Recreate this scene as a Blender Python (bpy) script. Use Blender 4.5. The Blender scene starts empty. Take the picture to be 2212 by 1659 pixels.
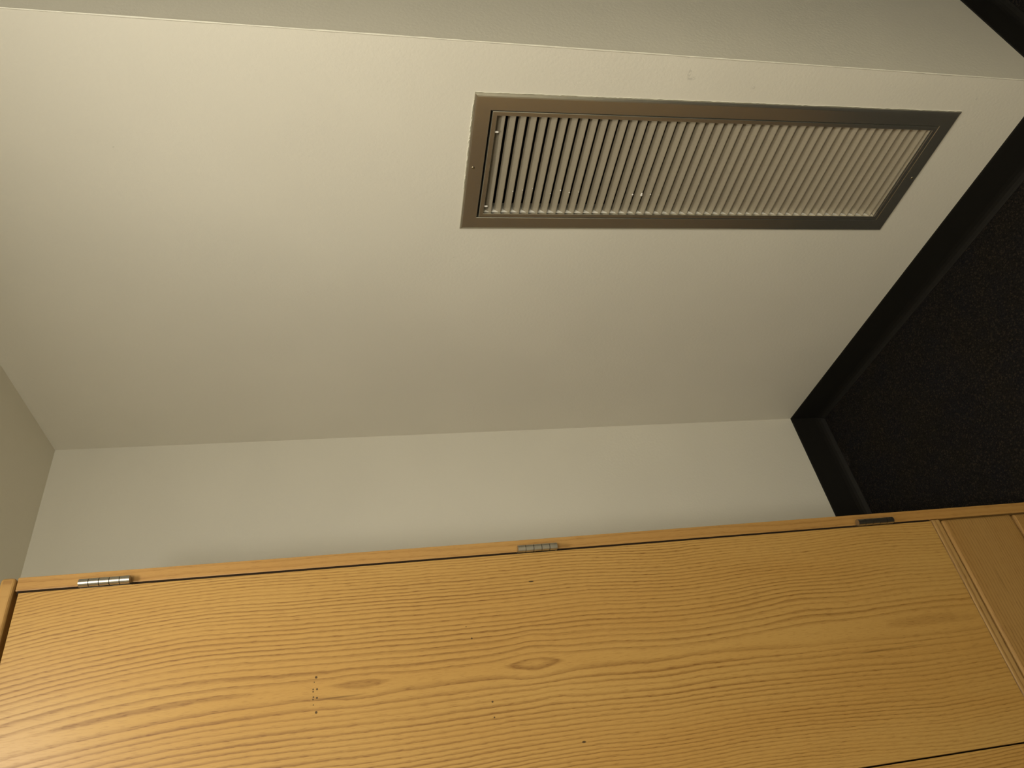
import bpy, bmesh, math, random
from mathutils import Vector, Matrix, Euler

S = bpy.context.scene
COL = S.collection
random.seed(7)

# ------------------------------------------------------------------ room measures (metres, floor at z = 0)
A = 1.26067      # plane of the wall with the grille (faces -x)
D = 1.88294      # plane of the back wall (faces -y)
E = 0.62925      # plane of the wall past the outside corner (faces -y)
CEIL = 2.44
BASE = 0.1211    # baseboard height
CAM_Z = 1.589413

# ------------------------------------------------------------------ camera (phone held on its side, so the picture lies rolled)
cam_d = bpy.data.cameras.new('camera')
cam_d.sensor_fit = 'HORIZONTAL'
cam_d.sensor_width = 36.0
cam_d.lens = 36.0 * 1553.1045 / 2212.0
cam_d.clip_start = 0.02
cam = bpy.data.objects.new('camera', cam_d)
COL.objects.link(cam)
yaw, pitch, roll = 0.656184, 0.208058, 0.029144
fw = Vector((math.sin(yaw) * math.cos(pitch), math.cos(yaw) * math.cos(pitch), -math.sin(pitch)))
rt = Vector((math.cos(yaw), -math.sin(yaw), 0))
dn = fw.cross(rt)
rt2 = rt * math.cos(roll) + dn * math.sin(roll)
dn2 = dn * math.cos(roll) - rt * math.sin(roll)
cam.matrix_world = Matrix(((dn2.x, rt2.x, -fw.x, 0), (dn2.y, rt2.y, -fw.y, 0), (dn2.z, rt2.z, -fw.z, CAM_Z), (0, 0, 0, 1)))
S.camera = cam

# ------------------------------------------------------------------ world, lights, exposure
wd = bpy.data.worlds.new('world')
S.world = wd
wd.use_nodes = True
wd.node_tree.nodes['Background'].inputs[0].default_value = (1.0, 0.86, 0.66, 1)
wd.node_tree.nodes['Background'].inputs[1].default_value = 0.0
S.view_settings.view_transform = 'Standard'
S.view_settings.look = 'None'
S.view_settings.gamma = 1.0
S.view_settings.use_curve_mapping = False
S.view_settings.exposure = 0.0

def area(name, loc, size, power, col, rot=(0, 0, 0), shape='DISK'):
    l = bpy.data.lights.new(name, 'AREA')
    l.shape = shape
    l.size = size
    l.energy = power
    l.color = col
    o = bpy.data.objects.new(name, l)
    o.location = loc
    o.rotation_euler = rot
    COL.objects.link(o)
    return o
WARM = (1.0, 0.965, 0.87)
def bulb(name, loc, power, r, col):
    l = bpy.data.lights.new(name, 'POINT')
    l.energy = power
    l.color = col
    l.shadow_soft_size = r
    o = bpy.data.objects.new(name, l)
    o.location = loc
    COL.objects.link(o)
LAMP = Vector((0.30, 0.45, 2.385))          # flush round ceiling lamp, just out of view in front of the wardrobe
area('ceiling_lamp_light', LAMP, 0.30, 11.0, WARM)
DOME_1 = Vector((-0.40, -0.80, 2.20))       # globe lamps of the room behind the camera
DOME_2 = Vector((-0.90, -1.70, 2.20))
bulb('room_lamp_light', DOME_1, 57, 0.16, WARM)
bulb('room_lamp_light', DOME_2, 22, 0.16, WARM)

# ------------------------------------------------------------------ node helpers
class NB:
    def __init__(self, name):
        self.mat = bpy.data.materials.new(name)
        self.mat.use_nodes = True
        self.t = self.mat.node_tree
        self.n = self.t.nodes
        self.b = self.n['Principled BSDF']
    def link(self, a, b):
        self.t.links.new(a, b)
    def put(self, sock, v):
        if isinstance(v, (int, float)):
            sock.default_value = v
        elif isinstance(v, tuple):
            sock.default_value = v
        else:
            self.link(v, sock)
    def m(self, op, a, b=0.0, c=0.0, clamp=False):
        k = self.n.new('ShaderNodeMath')
        k.operation = op
        k.use_clamp = clamp
        self.put(k.inputs[0], a)
        self.put(k.inputs[1], b)
        self.put(k.inputs[2], c)
        return k.outputs[0]
    def coords(self):
        c = self.n.new('ShaderNodeTexCoord')
        s = self.n.new('ShaderNodeSeparateXYZ')
        self.link(c.outputs['Object'], s.inputs[0])
        return s.outputs[0], s.outputs[1], s.outputs[2], c.outputs['Object']
    def vec(self, x, y, z=0.0):
        k = self.n.new('ShaderNodeCombineXYZ')
        self.put(k.inputs[0], x); self.put(k.inputs[1], y); self.put(k.inputs[2], z)
        return k.outputs[0]
    def noise(self, v, scale=1.0, detail=2.0, rough=0.5):
        k = self.n.new('ShaderNodeTexNoise')
        self.link(v, k.inputs['Vector'])
        k.inputs['Scale'].default_value = scale
        k.inputs['Detail'].default_value = detail
        k.inputs['Roughness'].default_value = rough
        return k.outputs['Fac']
    def smooth(self, x, lo, hi, a=0.0, b=1.0):
        k = self.n.new('ShaderNodeMapRange')
        k.interpolation_type = 'SMOOTHSTEP'
        self.put(k.inputs['Value'], x)
        k.inputs['From Min'].default_value = lo
        k.inputs['From Max'].default_value = hi
        k.inputs['To Min'].default_value = a
        k.inputs['To Max'].default_value = b
        return k.outputs[0]
    def mix(self, f, a, b, mode='MIX'):
        k = self.n.new('ShaderNodeMix')
        k.data_type = 'RGBA'
        k.blend_type = mode
        self.put(k.inputs[0], f)
        self.put(k.inputs[6], a if not isinstance(a, tuple) else a + (1,) * (4 - len(a)))
        self.put(k.inputs[7], b if not isinstance(b, tuple) else b + (1,) * (4 - len(b)))
        return k.outputs[2]
    def bump(self, h, strength, dist):
        k = self.n.new('ShaderNodeBump')
        k.inputs['Strength'].default_value = strength
        k.inputs['Distance'].default_value = dist
        self.link(h, k.inputs['Height'])
        self.link(k.outputs[0], self.b.inputs['Normal'])
    def done(self, col=None, rough=None, metal=None, spec=None):
        if col is not None:
            self.put(self.b.inputs['Base Color'], col if not isinstance(col, tuple) else col + (1,) * (4 - len(col)))
        if rough is not None: self.put(self.b.inputs['Roughness'], rough)
        if metal is not None: self.put(self.b.inputs['Metallic'], metal)
        if spec is not None: self.put(self.b.inputs['Specular IOR Level'], spec)
        return self.mat

def spot_mask(nb, a, b, pts):
    """union of small round marks; pts = (a, b, ra, rb)"""
    tot = None
    for (pa, pb, ra, rb) in pts:
        da = nb.m('DIVIDE', nb.m('SUBTRACT', a, pa), ra)
        db = nb.m('DIVIDE', nb.m('SUBTRACT', b, pb), rb)
        q = nb.m('SQRT', nb.m('ADD', nb.m('MULTIPLY', da, da), nb.m('MULTIPLY', db, db)))
        k = nb.smooth(q, 0.6, 1.1, 1.0, 0.0)
        tot = k if tot is None else nb.m('MAXIMUM', tot, k)
    return tot

def wall_material(name, col, marks=None, ua=1, ub=2):
    nb = NB(name)
    x, y, z, v = nb.coords()
    big = nb.noise(v, 2.2, 2, 0.5)
    c = nb.mix(nb.smooth(big, 0.3, 0.7), tuple(k * 0.97 for k in col), tuple(min(1, k * 1.02) for k in col))
    fine = nb.noise(v, 420, 2, 0.6)
    if marks:
        mk = spot_mask(nb, (x, y, z)[ua], (x, y, z)[ub], marks)
        rag = nb.smooth(nb.noise(v, 260, 1, 0.5), 0.35, 0.6)
        c = nb.mix(nb.m('MULTIPLY', mk, nb.m('MULTIPLY', rag, 0.33)), c, tuple(k * 0.45 for k in col))
    stip = nb.noise(v, 130, 3, 0.55)
    nb.bump(nb.m('ADD', stip, nb.m('MULTIPLY', fine, 0.35)), 0.30, 0.0012)
    return nb.done(c, 0.48, 0, 0.35)

def wood(name, across, along, xc, dd, ring, light, dark, seed=0.0, knots=(), holes=None, bend=None, fade=1.0, contrast=1.0):
    nb = NB(name)
    xyz = nb.coords()
    u, v = xyz[across], xyz[along]
    wl = nb.m('MULTIPLY', nb.m('SUBTRACT', nb.noise(nb.vec(nb.m('MULTIPLY', u, 1.4), nb.m('MULTIPLY', v, 1.7), seed), 1, 1), 0.5), 0.040)
    wm = nb.m('MULTIPLY', nb.m('SUBTRACT', nb.noise(nb.vec(nb.m('MULTIPLY', u, 8), nb.m('MULTIPLY', v, 5.5), seed + 3.3), 1, 1.5), 0.5), 0.0075)
    ws = nb.m('MULTIPLY', nb.m('SUBTRACT', nb.noise(nb.vec(nb.m('MULTIPLY', u, 70), nb.m('MULTIPLY', v, 38), seed + 9), 1, 2), 0.5), 0.0024)
    c = nb.m('SUBTRACT', u, xc)
    if bend:
        e = nb.m('MAXIMUM', nb.m('SUBTRACT', v, bend[0]), 0.0)
        c = nb.m('ADD', c, nb.m('MULTIPLY', nb.m('MULTIPLY', e, e), bend[1]))
    c = nb.m('ADD', c, nb.m('ADD', wl, wm))
    r = nb.m('SQRT', nb.m('ADD', nb.m('MULTIPLY', c, c), dd * dd))
    r = nb.m('ADD', r, ws)
    r = nb.m('ADD', r, nb.m('MULTIPLY', nb.m('SUBTRACT', nb.noise(nb.vec(0.5, nb.m('MULTIPLY', v, 2.6), seed + 17), 1, 1), 0.5), 0.020))
    for (ku, kv, su, sv, am) in knots:
        a = nb.m('DIVIDE', nb.m('SUBTRACT', u, ku), su)
        b = nb.m('DIVIDE', nb.m('SUBTRACT', v, kv), sv)
        g = nb.m('EXPONENT', nb.m('MULTIPLY', nb.m('ADD', nb.m('MULTIPLY', a, a), nb.m('MULTIPLY', b, b)), -1.0))
        r = nb.m('SUBTRACT', r, nb.m('MULTIPLY', g, am))
    t = nb.m('MULTIPLY', r, nb.m('MULTIPLY_ADD', r, 340.0 * 0.0063 / ring, 78.0 * 0.0063 / ring))
    t = nb.m('ADD', t, nb.m('MULTIPLY', nb.noise(nb.vec(nb.m('MULTIPLY', c, 55), nb.m('MULTIPLY', v, 0.8), seed + 41), 1, 1), 1.1))
    f = nb.m('FRACT', t)
    band = nb.m('MULTIPLY', nb.smooth(f, 0.0, 0.16), nb.smooth(f, 0.52, 1.0, 1.0, 0.0))
    dk = nb.m('SUBTRACT', 1.0, band)
    wn = nb.n.new('ShaderNodeTexWhiteNoise'); wn.noise_dimensions = '1D'
    nb.link(nb.m('FLOOR', t), wn.inputs['W'])
    amp = nb.m('MULTIPLY_ADD', wn.outputs['Value'], 0.42, 0.56)
    along_var = nb.smooth(nb.noise(nb.vec(nb.m('MULTIPLY', u, 30), nb.m('MULTIPLY', v, 3.0), seed + 5), 1, 2), 0.25, 0.75, 0.55, 1.1)
    dk = nb.m('MULTIPLY', nb.m('MULTIPLY', dk, amp), along_var)
    if fade != 1.0:
        dk = nb.m('MULTIPLY', dk, nb.smooth(v, 0.55, 1.25, fade, 1.0))
    pore = nb.noise(nb.vec(nb.m('MULTIPLY', u, 1100), nb.m('MULTIPLY', v, 48), seed + 1), 1, 2, 0.6)
    pmask = nb.m('MULTIPLY', nb.smooth(pore, 0.53, 0.66), nb.m('MULTIPLY_ADD', dk, 0.45, 0.45))
    fib = nb.noise(nb.vec(nb.m('MULTIPLY', u, 240), nb.m('MULTIPLY', v, 5), seed + 2), 1, 2, 0.5)
    tot = nb.m('ADD', nb.m('MULTIPLY', dk, 0.85 * contrast), nb.m('MULTIPLY', pmask, 0.62), clamp=True)
    tot = nb.m('ADD', tot, nb.m('MULTIPLY', nb.m('SUBTRACT', fib, 0.5), 0.22), clamp=True)
    broad = nb.noise(nb.vec(nb.m('MULTIPLY', u, 7), nb.m('MULTIPLY', v, 1.1), seed + 11), 1, 3, 0.55)
    lt = nb.mix(nb.smooth(broad, 0.3, 0.7), tuple(k * q for k, q in zip(light, (0.93, 0.87, 0.78))), light)
    colr = nb.mix(tot, lt, dark)
    streak = nb.noise(nb.vec(nb.m('MULTIPLY', u, 75), nb.m('MULTIPLY', v, 3.4), seed + 21), 1, 1, 0.5)
    colr = nb.mix(nb.smooth(streak, 0.735, 0.80, 0.0, 0.7), colr, tuple(k * 0.5 for k in dark))
    if holes:
        colr = nb.mix(nb.m('MULTIPLY', spot_mask(nb, u, v, holes), 0.9), colr, (0.035, 0.018, 0.006))
    nb.bump(nb.m('ADD', nb.m('MULTIPLY', pmask, -1.0), nb.m('MULTIPLY', fib, 0.3)), 0.10, 0.0006)
    return nb.done(colr, nb.m('MULTIPLY_ADD', tot, 0.10, 0.40), 0, 0.40)

def plain(name, col, rough=0.5, metal=0.0, spec=0.5, nscale=90.0, namp=0.08, bump=0.05):
    nb = NB(name)
    x, y, z, v = nb.coords()
    n = nb.noise(v, nscale, 3, 0.6)
    c = nb.mix(n, tuple(k * (1 - namp) for k in col), tuple(min(1, k * (1 + namp)) for k in col))
    if bump: nb.bump(n, bump, 0.0006)
    return nb.done(c, rough, metal, spec)

WALLC = (0.71, 0.674, 0.568)
M = {}
right_marks = [(0.8774, 2.0273, .0022, .0022), (1.1443, 1.3643, .002, .004), (1.1864, 1.2559, .002, .002), (0.6640, 0.945, .012, .004),
               (0.6730, 0.938, .004, .010), (0.6846, 0.7991, .004, .005), (0.6783, 0.2712, .003, .003), (0.6312, 0.962, .003, .008)]
M['wall'] = wall_material('painted_wall', WALLC)
M['wall_marked'] = wall_material('painted_wall_marked', WALLC, right_marks)
M['ceiling'] = wall_material('painted_ceiling', tuple(k * 1.2 for k in WALLC))
M['bead'] = plain('bead_paint', (0.72, 0.690, 0.575), 0.4, 0, 0.4, 140, 0.1, 0.1)
M['vinyl'] = plain('black_vinyl', (0.011, 0.0098, 0.0078), 0.60, 0, 0.22, 60, 0.2, 0.05)
M['frame'] = plain('taupe_metal_frame', (0.58, 0.56, 0.475), 0.27, 0.91, 0.5, 160, 0.07, 0.04)
M['blade'] = plain('taupe_metal_blade', (0.37, 0.325, 0.240), 0.42, 0.30, 0.5, 260, 0.10, 0.05)
M['channel'] = plain('pale_end_channel', (0.84, 0.82, 0.74), 0.45, 0.0, 0.5, 120, 0.06, 0.03)
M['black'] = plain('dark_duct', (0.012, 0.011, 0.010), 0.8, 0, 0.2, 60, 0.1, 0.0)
M['seal'] = plain('dark_brown_felt', (0.020, 0.012, 0.006), 0.9, 0, 0.1, 300, 0.3, 0.0)  # near-black brown that puts the door gap's shade into colour
M['drip'] = plain('white_paint', (0.86, 0.83, 0.76), 0.35, 0, 0.5, 200, 0.04, 0.0)
M['screw'] = plain('brass_screw', (0.42, 0.36, 0.24), 0.3, 1.0, 0.5, 200, 0.08, 0.0)

def steel():
    nb = NB('brushed_steel')
    x, y, z, v = nb.coords()
    n = nb.noise(nb.vec(nb.m('MULTIPLY', x, 90), nb.m('MULTIPLY', y, 90), nb.m('MULTIPLY', z, 3200)), 1, 2, 0.6)
    c = nb.mix(n, (0.36, 0.335, 0.285), (0.52, 0.49, 0.42))
    return nb.done(c, 0.30, 1.0)
M['steel'] = steel()

M['pin'] = plain('dark_steel_pin', (0.06, 0.055, 0.045), 0.5, 0.8, 0.5, 200, 0.1, 0.0)

def carpet():
    nb = NB('dark_carpet')
    x, y, z, v = nb.coords()
    loop = nb.n.new('ShaderNodeTexVoronoi')
    nb.link(v, loop.inputs['Vector'])
    loop.inputs['Scale'].default_value = 260
    loop.inputs['Randomness'].default_value = 0.7
    c0 = nb.mix(loop.outputs['Distance'], (0.020, 0.0165, 0.012), (0.004, 0.0035, 0.003))
    big = nb.smooth(nb.noise(v, 7, 3, 0.6), 0.35, 0.7)
    c1 = nb.mix(big, c0, nb.mix(loop.outputs['Distance'], (0.0155, 0.0145, 0.0155), (0.0035, 0.0033, 0.0036)))
    wn = nb.n.new('ShaderNodeTexWhiteNoise')
    nb.link(loop.outputs['Position'], wn.inputs['Vector'])
    fleck = nb.smooth(wn.outputs['Value'], 0.72, 0.98)
    c2 = nb.mix(nb.m('MULTIPLY', fleck, 0.55), c1, (0.040, 0.030, 0.020))
    lint = nb.m('MULTIPLY', spot_mask(nb, x, y, [(1.075, 1.863, .030, .016)]), nb.smooth(nb.noise(v, 210, 2, 0.6), 0.42, 0.7))
    c2 = nb.mix(nb.m('MULTIPLY', lint, 0.35), c2, (0.10, 0.09, 0.08))
    nb.bump(nb.m('ADD', nb.m('MULTIPLY', loop.outputs['Distance'], -1.0), nb.m('MULTIPLY', nb.noise(v, 700, 2, 0.6), 0.4)), 0.9, 0.003)
    return nb.done(c2, 0.95, 0, 0.1)
M['carpet'] = carpet()

OAK_L = (0.415, 0.246, 0.069)
OAK_D = (0.178, 0.078, 0.0135)
holes = []
for (s, z, q) in [(-.1918, 1.6654, 1.25), (-.1985, 1.668, .55), (-.2085, 1.6695, .8), (-.2088, 1.6640, 1.0), (-.2117, 1.6695, .8), (-.2193, 1.669, .8),
                  (-.2207, 1.6640, 1.0), (-.2224, 1.6695, .8), (-.2300, 1.669, .6), (-.2406, 1.6648, 1.25)]:
    holes.append((s, z, .0017 * q, .0017 * q))
holes += [(-.1585, 1.4290, .0016, .0016), (-.1395, 1.4360, .0009, .001), (-.2550, 1.4085, .0017, .0018), (-.2770, 1.4085, .0013, .0014),
          (-.0750, 1.3190, .0014, .0050), (-.3260, 1.2800, .0017, .0035)]
M['oak_door'] = wood('oak_veneer_door', 0, 2, -0.213, 0.009, 0.0063, OAK_L, OAK_D, 0.0,
                     knots=((-.213, 1.600, .028, .045, .006), (-.207, 1.335, .030, .045, .009), (-.165, 1.335, .018, .024, .0035),
                            (-.258, 1.310, .018, .030, -.0035), (-.150, 0.85, .05, .08, .008)), holes=holes, bend=(1.74, 0.20), fade=0.6)
M['oak_door_b'] = wood('oak_veneer_door_left', 0, 2, -0.60, 0.03, 0.0065, OAK_L, OAK_D, 31.0)
M['oak_stile'] = wood('oak_stile', 0, 2, 0.10, 0.05, 0.0100, (0.385, 0.218, 0.066), (0.20, 0.088, 0.018), 7.0, contrast=0.5)
M['oak_rail'] = wood('oak_rail', 2, 0, 0.60, 0.04, 0.0080, (0.37, 0.225, 0.080), (0.15, 0.068, 0.015), 13.0)
M['oak_drawer'] = wood('oak_drawer_front', 2, 0, 0.62, 0.05, 0.0080, (0.325, 0.190, 0.060), (0.17, 0.078, 0.018), 19.0, contrast=0.7)
M['oak_side'] = wood('oak_side_panel', 1, 2, 0.30, 0.04, 0.0070, OAK_L, OAK_D, 23.0)
M['oak_top'] = wood('oak_top_panel', 1, 0, 0.30, 0.04, 0.0070, (0.385, 0.225, 0.070), (0.20, 0.090, 0.020), 27.0, contrast=0.6)

# ------------------------------------------------------------------ mesh helpers
def obj(name, bm, mat, parent=None, smooth=False, **props):
    me = bpy.data.meshes.new(name)
    bmesh.ops.recalc_face_normals(bm, faces=bm.faces)
    bm.to_mesh(me); bm.free()
    me.materials.append(mat)
    if smooth:
        for p in me.polygons: p.use_smooth = True
    o = bpy.data.objects.new(name, me)
    COL.objects.link(o)
    if parent: o.parent = parent
    for k, val in props.items(): o[k] = val
    return o

def empty(name, loc, rz, label, cat):
    o = bpy.data.objects.new(name, None)
    o.empty_display_size = 0.05
    COL.objects.link(o)
    o.location = loc
    o.rotation_euler = (0, 0, rz)
    o['label'] = label
    o['category'] = cat
    return o

def box(bm, x0, x1, y0, y1, z0, z1, bevel=0.0, seg=2):
    vs = [bm.verts.new((x, y, z)) for x in (x0, x1) for y in (y0, y1) for z in (z0, z1)]
    idx = [(0, 1, 3, 2), (4, 6, 7, 5), (0, 4, 5, 1), (2, 3, 7, 6), (0, 2, 6, 4), (1, 5, 7, 3)]
    fs = [bm.faces.new([vs[i] for i in f]) for f in idx]
    if bevel:
        es = list({e for f in fs for e in f.edges})
        bmesh.ops.bevel(bm, geom=es, offset=bevel, segments=seg, profile=0.5, affect='EDGES')

def boxmesh(*a, **k):
    bm = bmesh.new(); box(bm, *a, **k); return bm

def extrude_poly(pts, fn, t0, t1):
    """closed outline pts swept between two stations; fn(p, t) -> 3-D point"""
    bm = bmesh.new()
    a = [bm.verts.new(fn(p, t0)) for p in pts]
    b = [bm.verts.new(fn(p, t1)) for p in pts]
    n = len(pts)
    bm.faces.new(a); bm.faces.new(b[::-1])
    for i in range(n):
        bm.faces.new((a[i], b[i], b[(i + 1) % n], a[(i + 1) % n]))
    return bm

# ------------------------------------------------------------------ the room
XL, XR, YR = -2.0, 2.6, -2.6      # left wall, far right wall, rear wall (all behind or beside the camera)
T = 0.12
obj('floor', boxmesh(XL - T, XR + T, YR - T, D + T, -0.10, 0.0), M['carpet'], kind='structure')
obj('ceiling', boxmesh(XL - T, XR + T, YR - T, D + T, CEIL, CEIL + 0.10), M['ceiling'], kind='structure')
obj('wall_back', boxmesh(XL, A, D, D + T, 0, CEIL), M['wall'], kind='structure')
obj('wall_left', boxmesh(XL - T, XL, YR - T, D + T, 0, CEIL), M['wall'], kind='structure')
obj('wall_rear', boxmesh(XL, XR, YR - T, YR, 0, CEIL), M['wall'], kind='structure')
obj('wall_far', boxmesh(XR, XR + T, YR - T, D + T, 0, CEIL), M['wall'], kind='structure')

obj('wall_entry', boxmesh(1.42, 1.42 + T, YR, -0.02, 0, CEIL), M['wall'], kind='structure')   # unseen wall added beside the camera to block lamp light from wall_side

VS = 0.01666                       # the grille leans a hair out of plumb
def vy(y, z): return y + VS * (z - 0.8394)

# wall with the grille: slab with a real opening, mitred at the outside corner
def right_wall():
    bm = bmesh.new()
    y0, y1, z0, z1 = 0.7420, 1.0260, 0.318, 1.334
    def ring(x, ys, ye):
        o = [bm.verts.new((x, *p)) for p in ((ys, 0), (ye, 0), (ye, CEIL), (ys, CEIL))]
        h = [bm.verts.new((x, *p)) for p in ((vy(y0, z0), z0), (vy(y1, z0), z0), (vy(y1, z1), z1), (vy(y0, z1), z1))]
        return o, h
    of, hf = ring(A, E, D + T)
    ob, hb = ring(A + T, E + T, D + T)
    for i in range(4):
        j = (i + 1) % 4
        bm.faces.new((of[i], of[j], hf[j], hf[i]))
        bm.faces.new((ob[j], ob[i], hb[i], hb[j]))
        bm.faces.new((hf[i], hf[j], hb[j], hb[i]))
        bm.faces.new((of[j], of[i], ob[i], ob[j]))
    return bm
wall_r = obj('wall_right', right_wall(), M['wall_marked'], kind='structure')
obj('wall_side', extrude_poly([(A, E), (A + T, E + T), (XR, E + T), (XR, E)], lambda p, t: (p[0], p[1], t), 0, CEIL), M['wall'], kind='structure')

# corner bead: a thin painted nose down the outside corner, a little uneven
def bead():
    bm = bmesh.new()
    rows = []
    n = 150
    for i in range(n + 1):
        z = BASE + (CEIL - BASE) * i / n
        r = 0.0016 + random.uniform(-0.0004, 0.0005)
        row = []
        for k in range(7):
            a = math.radians(90 + 45 - 150 + 50 * k)   # nose towards (-x, -y)
            row.append(bm.verts.new((A + 0.0007 + r * math.cos(a + math.pi * 0.5), E + 0.0007 + r * math.sin(a + math.pi * 0.5), z)))
        rows.append(row)
    for i in range(n):
        for k in range(7):
            bm.faces.new((rows[i][k], rows[i][(k + 1) % 7], rows[i + 1][(k + 1) % 7], rows[i + 1][k]))
    bm.faces.new(rows[0]); bm.faces.new(rows[-1][::-1])
    return bm
obj('trim_1', bead(), M['bead'], smooth=True, kind='structure')

# black vinyl cove base; outline (distance off the wall, height)
COVE = [(0.0, 0.0), (0.016, 0.0), (0.0165, 0.0020), (0.0125, 0.0055), (0.0078, 0.0115), (0.0048, 0.020), (0.0034, 0.032), (0.0031, BASE - 0.003), (0.0022, BASE), (0.0, BASE)]
def cove(fn, t0, t1):
    bm = bmesh.new()
    a = [bm.verts.new(fn(p, t0)) for p in COVE]
    b = [bm.verts.new(fn(p, t1)) for p in COVE]
    bm.faces.new(a); bm.faces.new(b[::-1])
    for i in range(len(COVE)):
        bm.faces.new((a[i], b[i], b[(i + 1) % len(COVE)], a[(i + 1) % len(COVE)]))
    return bm
# mitred at the corners: station moves with the distance off the wall
obj('baseboard_right', cove(lambda p, t: (A - p[0], (E - p[0]) if t == 0 else (D - p[0]), p[1]), 0, 1), M['vinyl'], kind='structure')
obj('baseboard_back', cove(lambda p, t: (XL if t == 0 else A - p[0], D - p[0], p[1]), 0, 1), M['vinyl'], kind='structure')
obj('baseboard_side', cove(lambda p, t: (A - p[0] if t == 0 else XR, E - p[0], p[1]), 0, 1), M['vinyl'], kind='structure')

# ------------------------------------------------------------------ lamp on the ceiling (out of view)
bm = bmesh.new()
rings = [(0.158, 0.0), (0.168, -0.008), (0.170, -0.040), (0.166, -0.046), (0.158, -0.046), (0.156, -0.040)]
n = 40
vs = [[bm.verts.new((LAMP.x + r * math.cos(2 * math.pi * k / n), LAMP.y + r * math.sin(2 * math.pi * k / n), CEIL + z)) for k in range(n)] for r, z in rings]
for ra, rb in zip(vs, vs[1:]):
    for k in range(n):
        bm.faces.new((ra[k], ra[(k + 1) % n], rb[(k + 1) % n], rb[k]))
bm.faces.new(vs[0]); bm.faces.new(vs[-1])
obj('trim_2', bm, M['drip'], kind='structure')          # unseen housing of the flush lamp, a lamp part rather than trim
for k, P in enumerate((DOME_1, DOME_2)):
    bm = bmesh.new()
    bmesh.ops.create_cone(bm, cap_ends=True, segments=28, radius1=0.030, radius2=0.055, depth=0.025, matrix=Matrix.Translation((P.x, P.y, CEIL - 0.0125)))
    obj('trim_%d' % (3 + k), bm, M['drip'], kind='structure')   # unseen ceiling roses of the hanging lamps, lamp parts rather than trim

# ------------------------------------------------------------------ return air grille set in the wall
GZ0, GZ1 = 0.2870, 1.3610          # outer frame
GY0, GY1 = 0.7177, 1.0484
FWID = 0.0350
vent = empty('air_return_grille', (A, 0, 0), 0, 'tall taupe metal louvered air return grille set in the beige wall near the outside corner', 'vent')
def gp(x, y, z): return (x, vy(y, z), z)

def mitred_member(side, y0, y1, z0, z1, w, prof):
    """one side of a mitred frame; prof = list of (inset from outer edge, x)"""
    bm = bmesh.new()
    def corner(i, which):
        ins = i
        if which == 0: return (y0 + ins, z0 + ins)
        if which == 1: return (y1 - ins, z0 + ins)
        if which == 2: return (y1 - ins, z1 - ins)
        return (y0 + ins, z1 - ins)
    c0, c1 = side, (side + 1) % 4
    a = [bm.verts.new(gp(x, *corner(i, c0))) for i, x in prof]
    b = [bm.verts.new(gp(x, *corner(i, c1))) for i, x in prof]
    n = len(prof)
    for k in range(n):
        bm.faces.new((a[k], a[(k + 1) % n], b[(k + 1) % n], b[k]))
    bm.faces.new(a[::-1]); bm.faces.new(b)
    return bm
OUT_PROF = [(0.0, 0.002), (0.0002, -0.0012), (0.0012, -0.0030), (0.0045, -0.0046), (0.0070, -0.0050), (FWID - 0.0012, -0.0050), (FWID - 0.0002, -0.0042), (FWID, 0.022), (FWID - 0.003, 0.022), (FWID - 0.003, 0.002)]
for sd in range(4):
    obj('outer_frame', mitred_member(sd, GY0, GY1, GZ0, GZ1, FWID, OUT_PROF), M['frame'], vent)
CG_T, CG_S = 0.0040, 0.0010        # gap round the core: wider at the top
CY0, CY1 = GY0 + FWID + CG_S, GY1 - FWID - 0.0016
CZ0, CZ1 = GZ0 + FWID + 0.0012, GZ1 - FWID - CG_T
CW = 0.0092
IN_PROF = [(0.0, 0.030), (0.0, -0.0046), (0.0008, -0.0054), (CW - 0.0006, -0.0054), (CW, -0.0048), (CW, 0.0), (0.0012, 0.0005), (0.0012, 0.030)]
for sd in range(4):
    obj('core_frame', mitred_member(sd, CY0, CY1, CZ0, CZ1, CW, IN_PROF), M['frame'], vent)
# end channels behind the core frame: the blades run into them
BY0, BY1 = CY0 + CW - 0.0010, CY1 - CW + 0.0022
for yy, t in ((BY0, -0.0012), (BY1, 0.0012)):
    bm = bmesh.new()
    ya, yb = sorted((yy, yy + t))
    v = [bm.verts.new(gp(x, y, z)) for x in (0.0004, 0.0355) for y in (ya, yb) for z in (CZ0 + 0.002, CZ1 - 0.002)]
    for f in [(0, 1, 3, 2), (4, 6, 7, 5), (0, 4, 5, 1), (2, 3, 7, 6), (0, 2, 6, 4), (1, 5, 7, 3)]:
        bm.faces.new([v[i] for i in f])
    obj('end_channel', bm, M['channel'], vent)
# blades: inverted V with a folded hem on the front lip, one mesh shared
PITCH, TIP0, NBL = 0.02117, 1.2941, 46
BL = [(0.0004, 0.0000), (-0.0004, 0.0010), (-0.0001, 0.0024), (0.0007, 0.0029), (0.0010, 0.0025), (0.0009, 0.0018), (0.0014, 0.0022),
      (0.0126, 0.0131), (0.0132, 0.0131), (0.0248, 0.0016), (0.0240, 0.0010), (0.0129, 0.0118), (0.0018, 0.0008)]
L0, L1 = BY0 + 0.0001, BY1 - 0.0001
bm = extrude_poly(BL, lambda p, t: (p[0], t, p[1]), L0, L1)
first = None
for k in range(NBL):
    z = TIP0 - PITCH * k
    if first is None:
        first = obj('louver_blade', bm, M['blade'], vent)
        o = first
    else:
        o = first.copy(); COL.objects.link(o); o.parent = vent
    o.location = (0, VS * (z - 0.8394), z)
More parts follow.
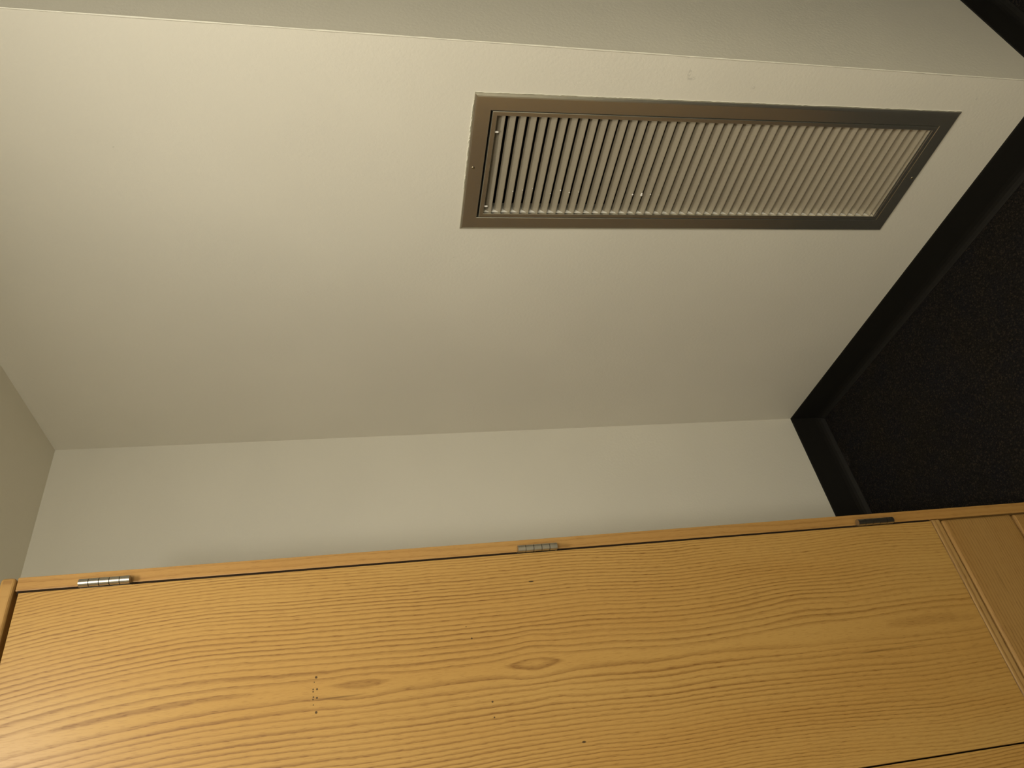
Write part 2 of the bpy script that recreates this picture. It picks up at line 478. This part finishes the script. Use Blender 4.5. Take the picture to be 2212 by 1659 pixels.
# half blade folded against the head of the core
bm = extrude_poly([(0.0008, CZ1 - 0.011), (0.0014, CZ1 - 0.0118), (0.0100, CZ1 - 0.004), (0.0100, CZ1 - 0.003)], lambda p, t: gp(p[0], t, p[1]), L0, L1)
obj('head_flashing', bm, M['blade'], vent)
bm = extrude_poly([(0.0010, CZ0 + CW - 0.0010), (0.0016, CZ0 + CW - 0.0018), (0.0140, CZ0 + CW + 0.0105), (0.0134, CZ0 + CW + 0.0112)], lambda p, t: gp(p[0], t, p[1]), L0, L1)
obj('sill_flashing', bm, M['blade'], vent)
# dark duct behind
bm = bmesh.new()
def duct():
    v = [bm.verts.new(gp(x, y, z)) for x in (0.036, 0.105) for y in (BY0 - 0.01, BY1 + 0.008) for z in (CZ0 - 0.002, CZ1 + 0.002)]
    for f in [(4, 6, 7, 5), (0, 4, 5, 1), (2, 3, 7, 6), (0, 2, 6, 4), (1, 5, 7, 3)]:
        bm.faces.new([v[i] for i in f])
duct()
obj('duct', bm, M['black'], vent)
# screws in the frame
for (y, z) in ((0.8925, 1.3478), (0.8795, 0.3010)):
    bm = bmesh.new()
    bmesh.ops.create_uvsphere(bm, u_segments=16, v_segments=8, radius=0.0034)
    bmesh.ops.scale(bm, vec=(0.45, 1, 1), verts=bm.verts)
    bmesh.ops.translate(bm, vec=(-0.0050, y, z), verts=bm.verts)
    obj('screw', bm, M['screw'], vent, smooth=True)
# bright rivet tabs in the first gap
for (y, z) in ((0.8090, 1.3085), (0.9930, 1.3085)):
    bm = boxmesh(-0.0024, 0.0004, y - 0.0015, y + 0.0015, z - 0.0040, z + 0.0032, bevel=0.0005)
    obj('rivet', bm, M['drip'], vent)
# dried drops of white paint on the blades
def px_y(k, y): return y + VS * (TIP0 - PITCH * k - 0.8394)
drops = []
for (k, y, r) in ((2, .952, .9), (3, .948, .6), (4, .943, .6), (6, .955, .7), (7, .946, 1.0), (8, .951, 1.1), (9, .949, .7), (15, .952, 1.3), (16, .949, 1.3),
                  (16, .953, 1.8), (17, .950, 1.0), (18, .951, .5), (22, .918, .4), (27, .93, .4)):
    drops.append((k, y, r))
bm = bmesh.new()
for (k, y, r) in drops:
    z = TIP0 - PITCH * k
    m = Matrix.Translation((-0.0003, y, z + 0.0016)) @ Matrix.Diagonal((0.7, 1.0, 1.0, 1.0))
    bmesh.ops.create_icosphere(bm, subdivisions=2, radius=0.0016 * r, matrix=m)
obj('paint_drips', bm, M['drip'], vent, smooth=True, kind='stuff')
# rough ridge of paint where wall and frame meet: along the head and down the near side
def ridge(path, wid, hgt, seed):
    rnd = random.Random(seed)
    bm = bmesh.new()
    rows = []
    for (y, z, ny, nz) in path:
        w = wid * rnd.uniform(0.55, 1.35); h = hgt * rnd.uniform(0.4, 1.4); off = rnd.uniform(-0.0007, 0.0007)
        row = []
        for s, hh in ((-0.0010, 0.6), (-0.4, 1.0), (-0.8, 0.6), (-1.0, -0.4)):
            row.append(bm.verts.new(gp(-max(h * hh, 0) + (0.0006 if hh < 0 else 0), y + ny * (w * -s + off), z + nz * (w * -s + off))))
        row.append(bm.verts.new(gp(0.0008, y, z)))
        rows.append(row)
    for a, b in zip(rows, rows[1:]):
        for k in range(5):
            bm.faces.new((a[k], a[(k + 1) % 5], b[(k + 1) % 5], b[k]))
    bm.faces.new(rows[0]); bm.faces.new(rows[-1][::-1])
    return bm
n = 60
obj('paint_ridge', ridge([(GY0 + (GY1 - GY0) * (0.05 + 0.62 * i / n), GZ1, 0, 1) for i in range(n + 1)], 0.0022, 0.0018, 3), M['bead'], vent)
n = 200
obj('paint_ridge', ridge([(GY0, GZ0 + (GZ1 - GZ0) * i / n, -1, 0) for i in range(n + 1)], 0.0011, 0.0013, 5), M['bead'], vent)

# ------------------------------------------------------------------ oak wardrobe; local x runs along the front (0 = right edge), local -y is out of the front
ward = empty('oak_wardrobe', (0.52781, 1.12905, 0), -0.02331, 'tall honey oak wardrobe with flat veneer doors above drawers, standing before the back wall', 'wardrobe')
SW = 0.0209                        # stile width
GAP = 0.0034
DL = -0.4142                       # meeting line of the two doors
WL = 2 * DL                        # left edge of the wardrobe
DEPTH = 0.66
TOPZ = 2.1035
DB, DT = 0.5110, 2.0967
DTH = 0.020

SET = 0.0040                       # the doors stand proud of the stiles by this much
def stile(x0, x1):
    return boxmesh(x0, x1, SET, 0.040, 0.0, TOPZ, bevel=0.0007)
obj('stile', stile(-0.0192, 0.0018), M['oak_stile'], ward)
obj('stile', stile(WL - 0.0018, WL + 0.0192), M['oak_stile'], ward)
obj('side_panel', boxmesh(-0.017, 0.0010, 0.0405, DEPTH, 0.0, TOPZ - 0.0005), M['oak_side'], ward)
obj('side_panel', boxmesh(WL - 0.0010, WL + 0.017, 0.0405, DEPTH, 0.0, TOPZ - 0.0005), M['oak_side'], ward)
obj('back_panel', boxmesh(WL + 0.0195, -0.0195, DEPTH - 0.008, DEPTH - 0.001, 0.03, TOPZ - 0.001), M['oak_side'], ward)
obj('top_panel', boxmesh(WL - 0.001, 0.0008, -0.0020, DEPTH, TOPZ + 0.0006, TOPZ + 0.0215, bevel=0.0055, seg=4), M['oak_top'], ward)
obj('shelf', boxmesh(WL + 0.0198, -0.0198, 0.024, DEPTH - 0.010, 0.488, 0.506), M['oak_rail'], ward)
obj('door_stop', boxmesh(WL + SW + 0.0005, -SW - 0.0005, 0.030, 0.046, TOPZ - 0.045, TOPZ - 0.001), M['oak_rail'], ward)
obj('rail', boxmesh(WL + SW, -SW, 0.0010, 0.022, 0.4890, 0.5085, bevel=0.0032, seg=3), M['oak_rail'], ward)

def door(x0, x1, mat):
    bm = boxmesh(x0, x1, 0.0, DTH, DB, DT, bevel=0.0007, seg=2)
    return obj('door', bm, mat, ward)
d_right = door(DL + 0.0012, -SW - GAP, M['oak_door'])
d_left = door(WL + SW + GAP, DL - 0.0012, M['oak_door_b'])
d_right['label'] = 'flat oak veneer door with wavy grain and a row of small old nail holes'
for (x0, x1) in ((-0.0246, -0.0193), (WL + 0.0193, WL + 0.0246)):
    obj('dust_seal', boxmesh(x0 + 0.0004, x1, SET + 0.0006, SET + 0.0040, DB - 0.001, DT + 0.004), M['seal'], ward)  # added dark strip standing in for the shadow between door and stile
# drawer fronts, full width below the doors, with lit chamfers
for (z0, z1) in ((0.3245, 0.4860), (0.1640, 0.3205), (0.0300, 0.1600)):
    obj('drawer', boxmesh(WL + 0.0232, -0.0232, -0.0005, 0.0195, z0, z1, bevel=0.0048, seg=2), M['oak_drawer'], ward)
obj('plinth', boxmesh(WL + SW + 0.0005, -SW - 0.0005, 0.012, 0.022, 0.0, 0.026), M['oak_rail'], ward)

# butt hinges: two leaves in the gap and five knuckles on the barrel
KR = 0.0060
BX, BY = -0.0188, -0.0064          # barrel axis, measured from the right front edge
def hinge(zc, ln, sgn):
    def X(x): return x if sgn > 0 else WL - x
    def leaf(x0, x1, y0, y1): box(bm, min(X(x0), X(x1)), max(X(x0), X(x1)), y0, y1, zc - ln / 2, zc + ln / 2)
    bm = bmesh.new()
    leaf(-0.0203, -0.0194, 0.0046, 0.018)      # leaf on the stile
    leaf(-0.0241, -0.0232, 0.0012, 0.016)      # leaf on the door edge
    h = obj('hinge', bm, M['steel'], ward)
    h['label'] = 'brushed steel butt hinge'
    kl = ln / 5
    for k in range(5):
        b = bmesh.new()
        bmesh.ops.create_cone(b, cap_ends=True, segments=28, radius1=KR, radius2=KR, depth=kl - 0.0011)
        for e in b.edges:
            if e.calc_face_angle(0) > 0.8: e.smooth = False
        bmesh.ops.translate(b, vec=(X(BX), BY, zc - ln / 2 + kl * (k + 0.5)), verts=b.verts)
        o = obj('knuckle', b, M['steel'], h)
        for p in o.data.polygons: p.use_smooth = True
    b = bmesh.new()
    bmesh.ops.create_cone(b, cap_ends=True, segments=16, radius1=KR * 0.80, radius2=KR * 0.80, depth=ln - 0.002, matrix=Matrix.Translation((X(BX), BY, zc)))
    obj('hinge_pin', b, M['pin'], h)
for zc, ln in ((1.9780, 0.0720), (1.3000, 0.0700), (0.6370, 0.0775)):
    hinge(zc, ln, 1)
    hinge(zc, ln, -1)
